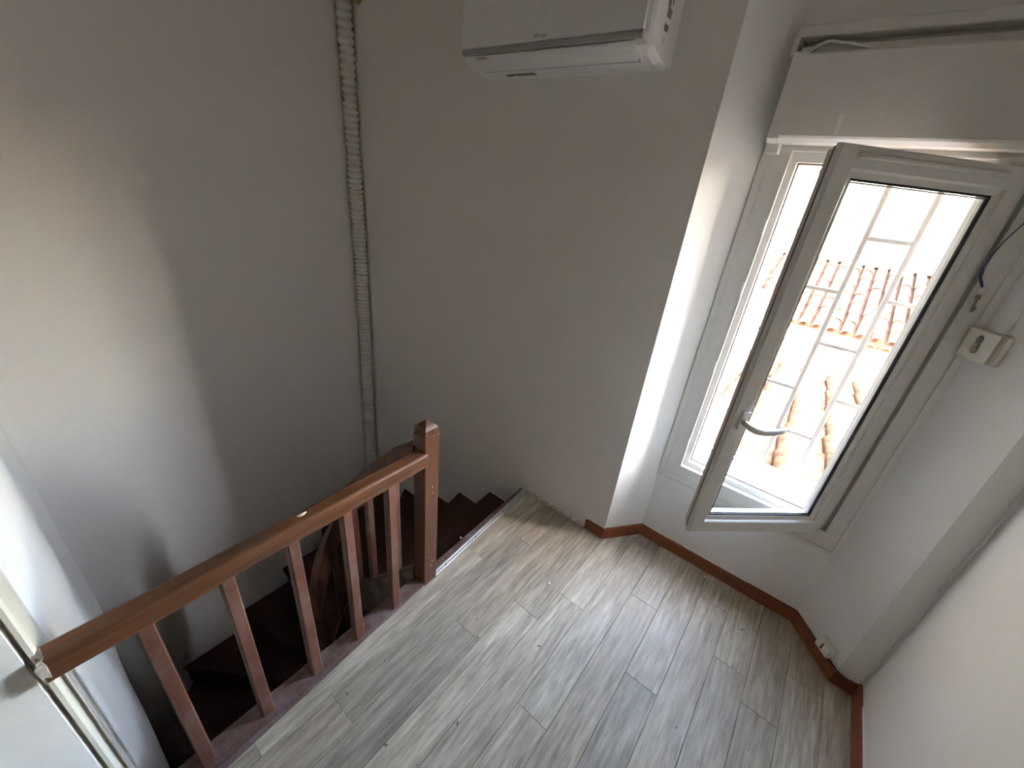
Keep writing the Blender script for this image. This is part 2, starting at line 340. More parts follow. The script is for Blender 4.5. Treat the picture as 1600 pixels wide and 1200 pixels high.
# crumbled plaster where the wall meets the bare floor edge
def crumb(name, p0, p1, n, amp, hgt, mat='plaster', up=(0, 0, 1)):
    p0, p1 = Vector(p0), Vector(p1); bm = bmesh.new(); rows = []
    for i in range(n + 1):
        c = p0.lerp(p1, i / n); a = amp * random.uniform(0.4, 1.2); h = hgt * random.uniform(0.3, 1.3)
        rows.append([bm.verts.new(c + Vector((0, 0.004, -0.004))), bm.verts.new(c + Vector((0, -a, -0.003))), bm.verts.new(c + Vector((0, -a * 0.6, h * 0.6))), bm.verts.new(c + Vector((0, 0.004, h)))])
    for a, b in zip(rows, rows[1:]):
        for k in range(4): bm.faces.new((a[k], a[(k + 1) % 4], b[(k + 1) % 4], b[k]))
    bm.faces.new(rows[0]); bm.faces.new(rows[-1])
    return from_bm(name, bm, mat)
struct(crumb('trim_2', (-0.99, YB, 0.001), (-0.575, YB, 0.001), 46, 0.014, 0.014))

# ================================================================== STAIRCASE
RISE = 0.172
st = empty('winding_staircase', (-1.55, 0.7, 0))
tag(st, 'dark brown winding wooden staircase turning down beside the landing railing', 'staircase')
ST = Vector(st.location)
def L2(p): return (max(p[0], -2.499) - ST.x, min(p[1], YB - 0.001) - ST.y)
NOSE = [((-1.0, YB), (-0.97, 0.82)), ((-1.234, YB), (-1.178, 0.80)), ((-1.498, YB), (-1.34, 0.80)), ((-1.775, YB), (-1.475, 0.80)), ((-2.10, YB), (-1.560, 0.785)), ((-2.5, 1.50), (-1.600, 0.755)),
        ((-2.5, 1.07), (-1.618, 0.73)), ((-2.5, 0.745), (-1.622, 0.71)), ((-2.5, 0.43), (-1.618, 0.69)), ((-2.5, 0.04), (-1.60, 0.66)), ((-2.15, -0.30), (-1.57, 0.62)), ((-1.75, -0.30), (-1.52, 0.575)), ((-1.40, -0.30), (-1.40, 0.56)), ((-1.10, -0.30), (-1.20, 0.56))]
for k in range(1, len(NOSE)):
    (w1, i1), (w0, i0) = NOSE[k], NOSE[k - 1]; z = -RISE * k
    t0 = (Vector(i0) - Vector(w0)).normalized(); nb = Vector((t0.y, -t0.x)); nb = nb if (Vector(w1) - Vector(w0)).dot(nb) < 0 else -nb
    back_w = (w0[0] + nb.x * 0.045, w0[1] + nb.y * 0.045); back_i = (i0[0] + nb.x * 0.045, i0[1] + nb.y * 0.045)
    P = [w1, i1, i0, back_i, back_w]
    if k == 5: P = [w1, i1, i0, back_i, (w0[0] + 0.045, YB), (-2.5, YB)]
    if k == 10: P = [w1, i1, i0, back_i, (w0[0], w0[1] + 0.045)]
    if k == 1: P = [w1, i1, (i0[0] + 0.02, i0[1]), (w0[0] + 0.04, YB)]
    bm = bmesh.new(); add_prism(bm, [L2(p) for p in P], z - 0.032, z)
    fr = [e for e in bm.edges if all((Vector(v.co.xy) - Vector(L2(w1))).cross(Vector(L2(i1)) - Vector(L2(w1))) ** 2 < 1e-8 for v in e.verts) and abs(e.verts[0].co.z - e.verts[1].co.z) < 1e-4]
    bmesh.ops.bevel(bm, geom=fr, offset=0.009, segments=2, affect='EDGES')
    from_bm('tread', bm, 'tread', st)
for k in range(0, len(NOSE) - 1):
    (w1, i1) = NOSE[k]; a, b = Vector(w1), Vector(i1); t = (b - a).normalized(); nrm = Vector((t.y, -t.x))
    c = Vector(NOSE[k + 1][0]); nrm = nrm if (c - a).dot(nrm) < 0 else -nrm          # points back under the tread
    q = [a + nrm * 0.022, b + nrm * 0.022, b + nrm * 0.04, a + nrm * 0.04]
    prism('riser', [L2(p) for p in q], -RISE * (k + 1) + 0.0, -RISE * k - 0.03, 'tread', st)
# inner string following the turn
def turn(n=14, r=0.12, c=(-1.5, 0.68)): return [(c[0] - r * math.sin(math.pi * i / n), c[1] + r * math.cos(math.pi * i / n)) for i in range(n + 1)]
SP = [(-0.985, 0.80), (-1.1, 0.80), (-1.25, 0.80), (-1.40, 0.80)] + turn() + [(-1.35, 0.56), (-1.2, 0.56)]
def stz(i, pts):                                    # height of string top by arc position
    x, y = pts[i]
    if i < 4: return 0.045 - 1.13 * (-1.0 - x)
    if i < 19: return -0.52 - 0.95 * ((i - 4) / 14)
    return -1.47 - 1.1 * (x + 1.5)
zt = [stz(i, SP) for i in range(len(SP))]; hh = [0.25] * 4 + [0.25 + 0.25 * math.sin(math.pi * (i / 14)) for i in range(15)] + [0.25] * 2
ribbon('inner_string', [L2(p) for p in SP], 0.018, zt, [a - b for a, b in zip(zt, hh)], 'stringer', st)
ribbon('string_facing', [L2((x, y - 0.0195)) for x, y in SP[:5]], 0.0015, [z - 0.014 for z in zt[:5]], [z - 0.235 for z in zt[:5]], 'stringer_paint', st)
# ragged plaster against the treads on the back wall
for k in range(1, 4):
    a = (NOSE[k - 1][0][0] - 0.10, YB, -RISE * k); b = (NOSE[k][0][0] + 0.005, YB, -RISE * k)
    struct(crumb('trim_%d' % (k + 2), a, b, 12, 0.006, 0.012, 'wall'))

# ================================================================== RAILINGS
lr = empty('landing_railing', (-0.93, 0.3, 0)); LR = Vector(lr.location)
tag(lr, 'reddish brown wooden railing along the landing edge, with straight handrail and square newel post', 'railing')
def rel(v, o): return tuple(a - b for a, b in zip(v, o))
bm = bmesh.new(); RX, RZ0, RZ1 = -0.93, 0.646, 0.704
prof = []
for (cx, cz, a0) in ((0.014, RZ1 - 0.012, 0), (-0.014, RZ1 - 0.012, 90), (-0.020, RZ0 + 0.006, 180), (0.020, RZ0 + 0.006, 270)):
    r = 0.012 if cz > 0.67 else 0.006
    for j in range(5): t = math.radians(a0 + 90 * j / 4); prof.append((cx + r * math.cos(t), cz + r * math.sin(t)))
ny = 28; y0, y1 = -0.158, 0.792; rings = []
for i in range(ny + 1):
    y = y0 + (y1 - y0) * i / ny; dz = 0.003 * math.sin(i * 0.7) * 0.4; dxx = 0.0015 * math.sin(i * 0.43)
    rings.append([bm.verts.new((p[0] + dxx + (RX - LR.x), y - LR.y, p[1] + dz)) for p in prof])
for a, b in zip(rings, rings[1:]):
    for k in range(len(prof)): bm.faces.new((a[k], a[(k + 1) % len(prof)], b[(k + 1) % len(prof)], b[k]))
bm.faces.new(rings[0]); bm.faces.new(rings[-1])
hr = from_bm('handrail', bm, 'rail', lr)
def blob(name, c, s, mat, parent, seed=1, sub=2, k=0.35):
    bm = bmesh.new(); bmesh.ops.create_icosphere(bm, subdivisions=sub, radius=1.0); rn = random.Random(seed)
    for v in bm.verts:
        q = 1 + k * (rn.random() - 0.5) * 2; v.co = Vector((v.co.x * s[0] * q + c[0], v.co.y * s[1] * q + c[1], v.co.z * s[2] * q + c[2]))
    return from_bm(name, bm, mat, parent, True)
blob('plaster_splash', rel((-0.935, 0.352, 0.7035), LR), (0.006, 0.013, 0.0014), 'plaster', hr, 3)
bm = bmesh.new()                                    # torn plaster collar where the rail enters the wall
add_extr(bm, [(p[0] * 1.05, 0.675 + (p[1] - 0.675) * 1.04) for p in prof], -0.160, -0.150, lambda y, p: (p[0], y - LR.y, p[1]))
for v in bm.verts: v.co += Vector((random.uniform(-.003, .003), random.uniform(-.003, .003), random.uniform(-.002, .002)))
tag(from_bm('wall_plaster_collar', bm, 'plaster', hr), 'crumbly plaster collar')
# newel
nw = box('newel_post', (-0.033, -0.033, -0.30), (0.033, 0.033, 0.766), 'post', lr, 0.0025, rel((-0.947, 0.818, 0), LR))
bm = bmesh.new()
cap = [(0.029, 0.766), (0.029, 0.790), (0.026, 0.797), (0.020, 0.803), (0.008, 0.812), (0.0, 0.818)]
rings = [[bm.verts.new((sx * r, sy * r, z)) for sx, sy in ((-1, -1), (1, -1), (1, 1), (-1, 1))] for r, z in cap[:-1]]; tipv = bm.verts.new((0, 0, cap[-1][1]))
for a, b in zip(rings, rings[1:]):
    for k in range(4): bm.faces.new((a[k], a[(k + 1) % 4], b[(k + 1) % 4], b[k]))
for k in range(4): bm.faces.new((rings[-1][k], rings[-1][(k + 1) % 4], tipv))
bm.faces.new(rings[0]); from_bm('cap', bm, 'post', nw)
for (dx, dy, z) in ((0.0335, 0.006, 0.50), (0.0335, 0.003, 0.53), (0.0335, 0.0, 0.10), (0.0335, -0.012, 0.16), (0.0335, 0.01, 0.12)):
    blob('paint_speck', (dx, dy, z), (0.0008, 0.0022, 0.003), 'white', nw, int(z * 100), 1)
# base rail
sh = prism('base_rail', [rel((-0.969, -0.15), LR.xy), rel((-0.887, -0.15), LR.xy), rel((-0.916, 0.786), LR.xy), rel((-0.975, 0.786), LR.xy)], 0.0, 0.014, 'shoe', lr, 0.004)
# balusters
bb = None
for i, y in enumerate((-0.012, 0.150, 0.312, 0.476, 0.640)):
    if bb is None:
        bm = bmesh.new()
        secs = [(0.006, 0.017), (0.06, 0.0175), (0.35, 0.0165), (0.66, 0.016)]; rr = []
        for z, r in secs:
            c = r * 0.78; rr.append([bm.verts.new(p + (z,)) for p in ((-r, -c), (-c, -r), (c, -r), (r, -c), (r, c), (c, r), (-c, r), (-r, c))])
        for a, b in zip(rr, rr[1:]):
            for k in range(8): bm.faces.new((a[k], a[(k + 1) % 8], b[(k + 1) % 8], b[k]))
        bm.faces.new(rr[0]); bm.faces.new(rr[-1]); bb = from_bm('baluster', bm, 'baluster', lr); o = bb
    else: o = bb.copy(); COL.objects.link(o); o.parent = lr
    o.location = rel((-0.929, y, 0), LR)
# descending stair railing with wreathed turn
sr = empty('stair_railing', (-1.3, 0.8, 0)); SR = Vector(sr.location)
tag(sr, 'dark brown curving stair railing winding down from the newel post', 'railing')
RP = [(-0.972, 0.80), (-1.02, 0.80), (-1.1, 0.80), (-1.2, 0.80), (-1.3, 0.80), (-1.4, 0.80)] + turn() + [(-1.35, 0.56), (-1.2, 0.56)]
def rz(i):
    x, y = RP[i]
    if i < 6: return [0.715, 0.693, 0.632, 0.530, 0.42, 0.31][i]
    if i < 21: return 0.19 - 0.85 * ((i - 6) / 14)
    return -0.66 - 1.05 * (x + 1.5)
zt = [rz(i) for i in range(len(RP))]; hh = [0.055, 0.065, 0.075, 0.08, 0.085, 0.09] + [0.10 + 0.16 * math.sin(math.pi * i / 14) for i in range(15)] + [0.085] * 2
ribbon('handrail', [rel(p, SR.xy) for p in RP], 0.025, zt, [a - b for a, b in zip(zt, hh)], 'stringer', sr, 0.010)
for x in (-1.125, -1.33, -1.475):
    zl = 0.045 - 1.13 * (-1.0 - x); zh = 0.632 + (x + 1.1) * 1.06 - 0.06
    bm = bmesh.new(); add_box(bm, (-0.0165, -0.0165, zl - 0.01), (0.0165, 0.0165, zh)); bmesh.ops.bevel(bm, geom=[e for e in bm.edges if abs(e.verts[0].co.z - e.verts[1].co.z) > 0.1], offset=0.004, segments=1, affect='EDGES')
    from_bm('baluster', bm, 'baluster', sr, False, rel((x, 0.80, 0), SR))
for ang, zz in ((0.35, -0.72), (0.75, -1.05)):
    px, py = -1.5 - 0.12 * math.sin(math.pi * ang), 0.68 + 0.12 * math.cos(math.pi * ang)
    box('baluster', (-0.014, -0.014, -0.52 - 0.95 * ang - 0.01), (0.014, 0.014, 0.19 - 0.85 * ang - 0.1), 'baluster', sr, 0.003, rel((px, py, 0), SR))

# ================================================================== WINDOW
def ring(bm, x0, x1, z0, z1, wl, wr, wb_, wt, ya, yb):
    """rectangular frame of four mitred members between depth ya and yb"""
    O = [(x0, z0), (x1, z0), (x1, z1), (x0, z1)]; I = [(x0 + wl, z0 + wb_), (x1 - wr, z0 + wb_), (x1 - wr, z1 - wt), (x0 + wl, z1 - wt)]
    for k in range(4):
        j = (k + 1) % 4; q = [O[k], O[j], I[j], I[k]]
        A = [bm.verts.new((p[0], ya, p[1])) for p in q]; B = [bm.verts.new((p[0], yb, p[1])) for p in q]
        bm.faces.new(A); bm.faces.new(B)
        for a in range(4): b = (a + 1) % 4; bm.faces.new((A[a], A[b], B[b], B[a]))
win = struct(empty('window_1', (0.02, 1.80, 0.4))); WO = Vector(win.location)
def W(o): o.location = (-WO.x, -WO.y, -WO.z); return o
FX0, FX1, FZ0, FZ1 = -0.337, 0.388, 0.402, 1.86
bm = bmesh.new()
ring(bm, FX0, FX1, FZ0, FZ1, 0.020, 0.020, 0.020, 0.02, 1.752, 1.79)
ring(bm, FX0 + 0.019, FX1 - 0.019, FZ0 + 0.019, FZ1 - 0.019, 0.012, 0.010, 0.014, 0.012, 1.758, 1.79)
ring(bm, FX0 + 0.030, FX1 - 0.028, FZ0 + 0.032, FZ1 - 0.03, 0.055, 0.040, 0.066, 0.05, 1.754, 1.82)
W(from_bm('window_frame', bm, 'pvc', win))
bm = bmesh.new(); ring(bm, -0.254, 0.322, 0.498, 1.782, 0.0035, 0.0035, 0.004, 0.004, 1.745, 1.756); W(from_bm('frame_lip', bm, 'pvc', win))
bm = bmesh.new(); ring(bm, -0.252, 0.320, 0.50, 1.78, 0.022, 0.022, 0.022, 0.03, 1.775, 1.86); W(from_bm('rebate', bm, 'pvc2', win))
bm = bmesh.new(); ring(bm, -0.231, 0.300, 0.521, 1.752, 0.006, 0.006, 0.006, 0.006, 1.80, 1.84); W(from_bm('seal', bm, 'brown_seal', win))
for z, dx in ((0.60, 0), (0.98, 0), (1.30, 0), (1.52, 0)):
    W(box('lock_keep', (-0.262, 1.742, z), (-0.252, 1.756, z + 0.05), 'pvc', win, 0.001))
# open sash
TH_ = math.radians(43.9)
sash = empty('sash', (0, 0, 0)); sash.parent = win; sash.location = (0.311 - WO.x, 1.763 - WO.y, 0 - WO.z); sash.rotation_euler = (0, 0, TH_)
# sash frame: x runs from the hinge (0) to the free side (-0.567), inner face at y = 0, outward is +y
SW = 0.567; Z0, Z1 = 0.480, 1.763
def ringprof(name, x0, x1, z0, z1, prof, mat, parent):
    """mitred ring swept with a profile of (inset, depth) points"""
    bm = bmesh.new(); O = [(x0, z0, 1, 1), (x1, z0, -1, 1), (x1, z1, -1, -1), (x0, z1, 1, -1)]; R = []
    for x, z, sx, sz in O: R.append([bm.verts.new((x + sx * a, b, z + sz * a)) for a, b in prof])
    k = len(prof)
    for a, b in zip(R, R[1:] + R[:1]):
        for j in range(k): bm.faces.new((a[j], a[(j + 1) % k], b[(j + 1) % k], b[j]))
    return from_bm(name, bm, mat, parent)
PR = [(0.0, 0.004), (0.004, 0.0), (0.050, 0.0), (0.054, 0.004), (0.056, 0.010), (0.070, 0.014), (0.072, 0.020), (0.072, 0.052), (0.060, 0.058), (0.016, 0.058), (0.012, 0.052), (0.012, 0.018), (0.0, 0.018)]
ringprof('sash_frame', -SW, 0.0, Z0, Z1, PR, 'pvc', sash)
ringprof('glazing_gasket', -SW + 0.070, -0.070, Z0 + 0.070, Z1 - 0.070, [(0.0, 0.017), (0.006, 0.017), (0.006, 0.034), (0.0, 0.034)], 'gasket', sash)
ringprof('spacer', -SW + 0.077, -0.077, Z0 + 0.077, Z1 - 0.077, [(0.0, 0.023), (0.004, 0.023), (0.004, 0.031), (0.0, 0.031)], 'alu', sash)
ringprof('edge_seal', -SW + 0.0085, -0.0085, Z0 + 0.0085, Z1 - 0.0085, [(-0.004, 0.0195), (0.004, 0.0185), (0.004, 0.036), (-0.002, 0.032)], 'brown_seal', sash)
box('glass', (-SW + 0.071, 0.019, Z0 + 0.071), (-0.071, 0.0215, Z1 - 0.071), 'glass', sash)
# handle
hd = box('handle', (-0.014, -0.010, -0.034), (0.014, 0.0, 0.034), 'pvc', sash, 0.004, (-SW + 0.036, 0.0, 0.982))
tube('lever', [(0, -0.006, -0.004), (0, -0.030, -0.004), (0.004, -0.042, -0.006), (0.018, -0.050, -0.010), (0.045, -0.052, -0.014), (0.080, -0.050, -0.014), (0.108, -0.047, -0.010), (0.122, -0.045, -0.006)], [0.010, 0.010, 0.0105, 0.011, 0.0105, 0.010, 0.0095, 0.006], 'pvc', hd, 12)
tube('cover_rod', [(-SW + 0.05, -0.001, Z1 - 0.022), (-SW + 0.06, -0.005, Z1 - 0.022), (-0.09, -0.005, Z1 - 0.022), (-0.08, -0.001, Z1 - 0.022)], 0.007, 'pvc', sash, 8)
# exterior stone sill
struct(prism('trim_6', [(-0.30, 1.82), (0.345, 1.82), (0.40, 2.10), (-0.36, 2.10)], [0.455, 0.455, 0.43, 0.43], [0.518, 0.518, 0.488, 0.488], 'sill', None, 0.004))
# security grille
gr = empty('window_grille', (0.035, 1.95, 0.55)); GO = Vector(gr.location)
tag(gr, 'pale painted metal security grille with staggered crossbars outside the window', 'grille')
GX = [-0.228, -0.097, 0.035, 0.167, 0.299]; T = 0.0085
for x in GX: box('upright', (x - T, 1.943, 0.555), (x + T, 1.957, 1.745), 'grille', gr, 0.003).location = -GO
for z in (0.562, 0.530, 1.740): box('crossbar', (GX[0] - 0.035, 1.944, z - T), (GX[-1] + 0.034, 1.956, z + T), 'grille', gr, 0.003).location = -GO
for c in range(4):
    for z in ((1.546, 1.156, 0.764) if c % 2 == 0 else (1.353, 0.953)):
        box('crossbar', (GX[c], 1.9445, z - T * .9), (GX[c + 1], 1.9555, z + T * .9), 'grille', gr, 0.003).location = -GO
# roller shutter box above the window
rb = empty('roller_shutter_box', (0.03, 1.72, 1.80)); RB = Vector(rb.location)
tag(rb, 'white roller shutter box fixed over the window', 'shutter box')
def R_(o): o.location = -RB; return o
YF = 1.668
bm = bmesh.new(); pr = [(YF + 0.004, 1.806), (YF, 1.812), (YF, 2.012), (YF + 0.006, 2.018), (1.765, 2.018), (1.765, 1.795), (YF + 0.018, 1.795)]
add_extr(bm, pr, -0.290, 0.42, lambda x, p: (x, p[0], p[1])); R_(from_bm('front_cover', bm, 'pvc', rb))
bm = bmesh.new(); pr = [(YF - 0.003, 1.803), (YF - 0.003, 2.020), (1.765, 2.020), (1.765, 1.792), (YF + 0.015, 1.792)]
add_extr(bm, pr, -0.322, -0.290, lambda x, p: (x, p[0], p[1])); R_(from_bm('end_cap', bm, 'pvc', rb))
R_(box('corner_clip', (-0.322, 1.70, 1.765), (-0.285, 1.752, 1.800), 'pvc', rb, 0.003))
R_(box('top_board', (-0.315, 1.715, 2.018), (0.45, 1.765, 2.044), 'pvc', rb, 0.002))
R_(box('crown_moulding', (-0.338, 1.700, 2.062), (0.45, 1.765, 2.092), 'pvc', rb, 0.006))
R_(box('moulding_return', (-0.338, 1.690, 2.018), (-0.322, 1.765, 2.064), 'pvc', rb, 0.004))
bm = bmesh.new(); rows = []
for i in range(14):
    t = i / 13; x = -0.285 + 0.15 * t; z = 2.020 + 0.030 * math.sin(min(1, t * 3.2) * math.pi / 2) * (1 - t) ** 0.8; y = 1.682 + 0.012 * t
    rows.append([bm.verts.new(p) for p in ((x, y, z), (x, y + 0.024, z + 0.002), (x, y + 0.024, z + 0.008), (x, y, z + 0.006))])
for a, b in zip(rows, rows[1:]):
    for k in range(4): bm.faces.new((a[k], a[(k + 1) % 4], b[(k + 1) % 4], b[k]))
bm.faces.new(rows[0]); bm.faces.new(rows[-1]); R_(from_bm('lifted_tape', bm, 'white', rb))
R_(prism('masking_mark', [(-0.152, YF - 0.0012), (-0.140, YF - 0.0012), (-0.140, YF), (-0.152, YF)], 1.815, 1.868, 'white', rb))

# ================================================================== AIR CONDITIONER
ac = empty('air_conditioner', (-1.05, 1.5, 1.97)); AO = Vector(ac.location)
tag(ac, 'white wall-mounted air conditioner indoor unit high on the back wall', 'air conditioner')
def A_(o): o.location = -AO; return o
AX0, AX1 = -1.435, -0.658
prof = [(YB, 1.974), (1.55, 1.970), (1.50, 1.972), (1.45, 1.982), (1.415, 2.000), (1.398, 2.025), (1.392, 2.06), (1.392, 2.235), (1.41, 2.258), (1.45, 2.268), (YB, 2.268)]
groove = prof[:3] + [(1.479, 1.9745), (1.479, 2.012), (1.4635, 2.012), (1.4635, 1.979)] + prof[3:]
slot = prof[:3] + [(1.479, 1.9745), (1.479, 2.012), (1.430, 2.012), (1.425, 2.025)] + prof[5:]
bm = bmesh.new()
for pf, xa, xb in ((prof, AX0 + 0.02, AX0 + 0.07), (groove, AX0 + 0.07, AX1 - 0.055), (slot, AX1 - 0.055, AX1 - 0.0525), (prof, AX1 - 0.0525, AX1 - 0.022)): add_extr(bm, pf, xa, xb, lambda x, p: (x, p[0], p[1]))
A_(from_bm('body', bm, 'ac_white', ac))
for s, xa, xb in ((-1, AX0 + 0.02, AX0), (1, AX1 - 0.022, AX1)):
    bm = bmesh.new(); pts = [Vector(p) for p in prof]; c = Vector((1.52, 2.12)); inn = [c + (p - c) * 1.0 for p in pts]
    out = [Vector((p.x if p.x > 1.58 else p.x + 0.014, p.y + (0.010 if p.y < 2.0 else 0))) for p in pts]
    A = [bm.verts.new((xa, p.x, p.y)) for p in inn]; mid = [bm.verts.new((xa + (xb - xa) * .6, (p.x + q.x) / 2 - 0.003, (p.y + q.y) / 2)) for p, q in zip(inn, out)]; B = [bm.verts.new((xb, p.x, p.y)) for p in out]
    k = len(pts); bm.faces.new(A); bm.faces.new(B)
    for U, V in ((A, mid), (mid, B)):
        for i in range(k): j = (i + 1) % k; bm.faces.new((U[i], U[j], V[j], V[i]))
    A_(from_bm('side_panel', bm, 'ac_white', ac))
A_(box('front_panel', (AX0 + 0.018, 1.382, 2.030), (AX1 - 0.020, 1.396, 2.245), 'ac_panel', ac, 0.004))
A_(box('grey_strip', (AX0 + 0.020, 1.386, 2.012), (AX1 - 0.022, 1.405, 2.030), 'ac_grey', ac, 0.002))
bm = bmesh.new(); pr = [(1.398, 2.008), (1.406, 1.998), (1.425, 1.984), (1.455, 1.972), (1.462, 1.976), (1.43, 1.990), (1.410, 2.004), (1.403, 2.010)]; pr_l = pr
add_extr(bm, pr, AX0 + 0.07, AX1 - 0.055, lambda x, p: (x, p[0], p[1])); A_(from_bm('louvre', bm, 'ac_white', ac))
def text(name, s, size, mw, mat, parent, ext=0.0003):
    cu = bpy.data.curves.new(name, 'FONT'); cu.body = s; cu.size = size; cu.extrude = ext; cu.resolution_u = 2
    t = bpy.data.objects.new('tmp', cu); COL.objects.link(t); dg = bpy.context.evaluated_depsgraph_get()
    me = bpy.data.meshes.new_from_object(t.evaluated_get(dg)); bpy.data.objects.remove(t, do_unlink=True); me.materials.clear()
    o = link(name, me, mat, parent); o.matrix_local = Matrix.Translation(-AO) @ mw; return o
FR = Matrix.Rotation(math.pi / 2, 4, 'X')
text('lettering', 'Airtoya', 0.017, Matrix.Translation((-1.072, 1.3815, 2.038)) @ FR, 'ink', ac)
BR_ = lambda x, y, z, a: Matrix.Translation((x, y, z)) @ Matrix.Rotation(math.pi / 2 + a, 4, 'X')
bm = bmesh.new(); add_extr(bm, [(1.4005, 2.0045), (1.4035, 1.9995), (1.4045, 2.0), (1.4015, 2.005)], -1.352, -1.300, lambda x, p: (x, p[0] - 0.0012, p[1] - 0.001)); A_(from_bm('warning_sticker', bm, 'ink_brown', ac))
def under(name, x0, x1, y0, y1, mat): return A_(box(name, (x0, y0, 1.9690), (x1, y1, 1.9712), mat, ac))
under('red_mark', -1.285, -1.262, 1.505, 1.525, 'ink_red'); under('print_mark', -1.255, -1.240, 1.500, 1.515, 'ink'); under('print_mark', -1.235, -1.150, 1.500, 1.522, 'ink')
for y0, y1, z0, z1, mt in ((1.475, 1.495, 2.105, 2.19, 'ink'), (1.505, 1.512, 2.115, 2.19, 'ink'), (1.480, 1.512, 2.082, 2.105, 'ink'), (1.478, 1.508, 2.050, 2.066, 'ink'), (1.488, 1.493, 2.030, 2.033, 'ink'), (1.488, 1.492, 2.024, 2.027, 'ink'), (1.486, 1.490, 2.018, 2.021, 'ink')):
    A_(box('label_print', (AX1 - 0.0004, y0, z0), (AX1 + 0.0006, y1, z1), mt, ac))
struct(crumb('trim_7', (-0.80, YB, 1.966), (-0.71, YB, 1.960), 14, 0.004, -0.022, 'wall'))

# ================================================================== CORRUGATED DUCT
dct = empty('corrugated_duct', (-2.455, 1.545, -0.86))
tag(dct, 'grey corrugated plastic duct running up the stairwell corner', 'duct')
bm = bmesh.new(); z = -0.87; rings = []; PH = 0.0; n = 20
def pitch(z): return 0.023 if z < 0.7 else (0.023 + (z - 0.7) * 0.009)
zz = -0.857; prof = []
while zz < ZC - 0.003:
    p = pitch(zz)
    for f, r in ((0.0, 0.0345), (0.15, 0.0365), (0.35, 0.0425), (0.5, 0.0435), (0.65, 0.0425), (0.85, 0.0365)):
        prof.append((zz + f * p, r if zz > -0.35 else r))
    zz += p
for z, r in prof:
    cx = -2.455 + 0.012 * (z - 0.8) * 0.6 + 0.006 * math.sin(z * 2.1); cy = 1.545 + 0.004 * math.sin(z * 1.3)
    rings.append([bm.verts.new((cx + r * math.cos(2 * math.pi * k / n) + 2.455, cy + r * math.sin(2 * math.pi * k / n) - 1.545, min(z, ZC - 0.002) + 0.86)) for k in range(n)])
for a, b in zip(rings, rings[1:]):
    for k in range(n): bm.faces.new((a[k], a[(k + 1) % n], b[(k + 1) % n], b[k]))
bm.faces.new(rings[0]); bm.faces.new(rings[-1])
from_bm('hose', bm, 'duct', dct, True)
f1 = tag(blob('expanding_foam', (-2.372, 1.57, 2.46), (0.045, 0.04, 0.135), 'foam', None, 5, 3, 0.16), 'yellow expanding foam lump beside the top of the corrugated duct', 'foam')
f2 = tag(blob('expanding_foam', (-2.492, 1.50, 2.44), (0.022, 0.022, 0.10), 'foam', None, 9, 3, 0.18), 'small pale foam bead in the corner behind the duct', 'foam')

# ================================================================== SWITCH, TRUNKING, KEY, SOCKET, CABLE
sx = Vector((0.530 - 0.378, 1.578 - 1.765)).normalized(); sn = Vector((sx.y, -sx.x))        # along the splayed wall; into the room
if sn.y > 0: sn = -sn
def splay(s, d, z): return Vector((0.378 + sx.x * s + sn.x * d, 1.765 + sx.y * s + sn.y * d, z))
def splay_box(name, s0, s1, d0, d1, z0, z1, mat, parent, bev=0.003, org=None):
    bm = bmesh.new(); add_box(bm, (s0, d0, z0), (s1, d1, z1))
    if bev: bmesh.ops.bevel(bm, geom=bm.edges[:], offset=bev, segments=2, affect='EDGES')
    for v in bm.verts: v.co = splay(*v.co) - org
    return from_bm(name, bm, mat, parent)
sw = empty('light_switch', splay(0.05, 0.0, 1.315)); SO = Vector(sw.location)
tag(sw, 'square cream rotary light switch beside the window frame', 'switch')
splay_box('back_box', 0.012, 0.100, 0.0, 0.026, 1.270, 1.358, 'switch', sw, 0.004, SO)
splay_box('plate', 0.008, 0.096, 0.026, 0.034, 1.270, 1.360, 'switch', sw, 0.004, SO)
bm = bmesh.new()
for dz, rx, rzz in ((-0.015, 0.0095, 0.010), (0.0, 0.008, 0.008), (0.016, 0.008, 0.013)):
    mm = bmesh.ops.create_icosphere(bm, subdivisions=2, radius=1.0)
    for v in mm['verts']: v.co = splay(0.050 + v.co.x * rx, 0.037 + v.co.y * 0.006, 1.316 + dz + v.co.z * rzz) - SO
from_bm('rotary_knob', bm, 'knob', sw, True)
tr = splay_box('cable_trunking', 0.045, 0.075, 0.0, 0.012, 1.352, 1.789, 'white', None, 0.002, Vector((0, 0, 0)))
tag(tr, 'white painted cable trunking rising from the light switch', 'trunking')
# key on a blue cord
ko = empty('key_on_cord', (0.339, 1.742, 1.46)); KO = Vector(ko.location)
tag(ko, 'small door key hanging on a dark blue cord over the window frame', 'key')
yk = 1.744
tube('cord', [Vector(p) - KO for p in ((0.352, 1.750, 1.76), (0.345, yk, 1.70), (0.337, yk, 1.634), (0.322, yk - 0.004, 1.59), (0.314, yk - 0.004, 1.55), (0.312, yk - 0.003, 1.513))], 0.0016, 'blue', ko, 6)
tube('wrapped_cord', [Vector(p) - KO for p in ((0.312, yk - 0.003, 1.516), (0.316, yk - 0.003, 1.50), (0.318, yk - 0.003, 1.49), (0.325, yk - 0.003, 1.478), (0.333, yk - 0.003, 1.465))], [0.0032, 0.0038, 0.0032, 0.0038, 0.003], 'blue', ko, 8)
tube('key_bow', [Vector((0.336 + 0.0095 * math.cos(t), yk - 0.003, 1.456 + 0.0095 * math.sin(t))) - KO for t in [2 * math.pi * i / 20 for i in range(21)]], 0.0026, 'switch', ko, 6)
bm = bmesh.new()
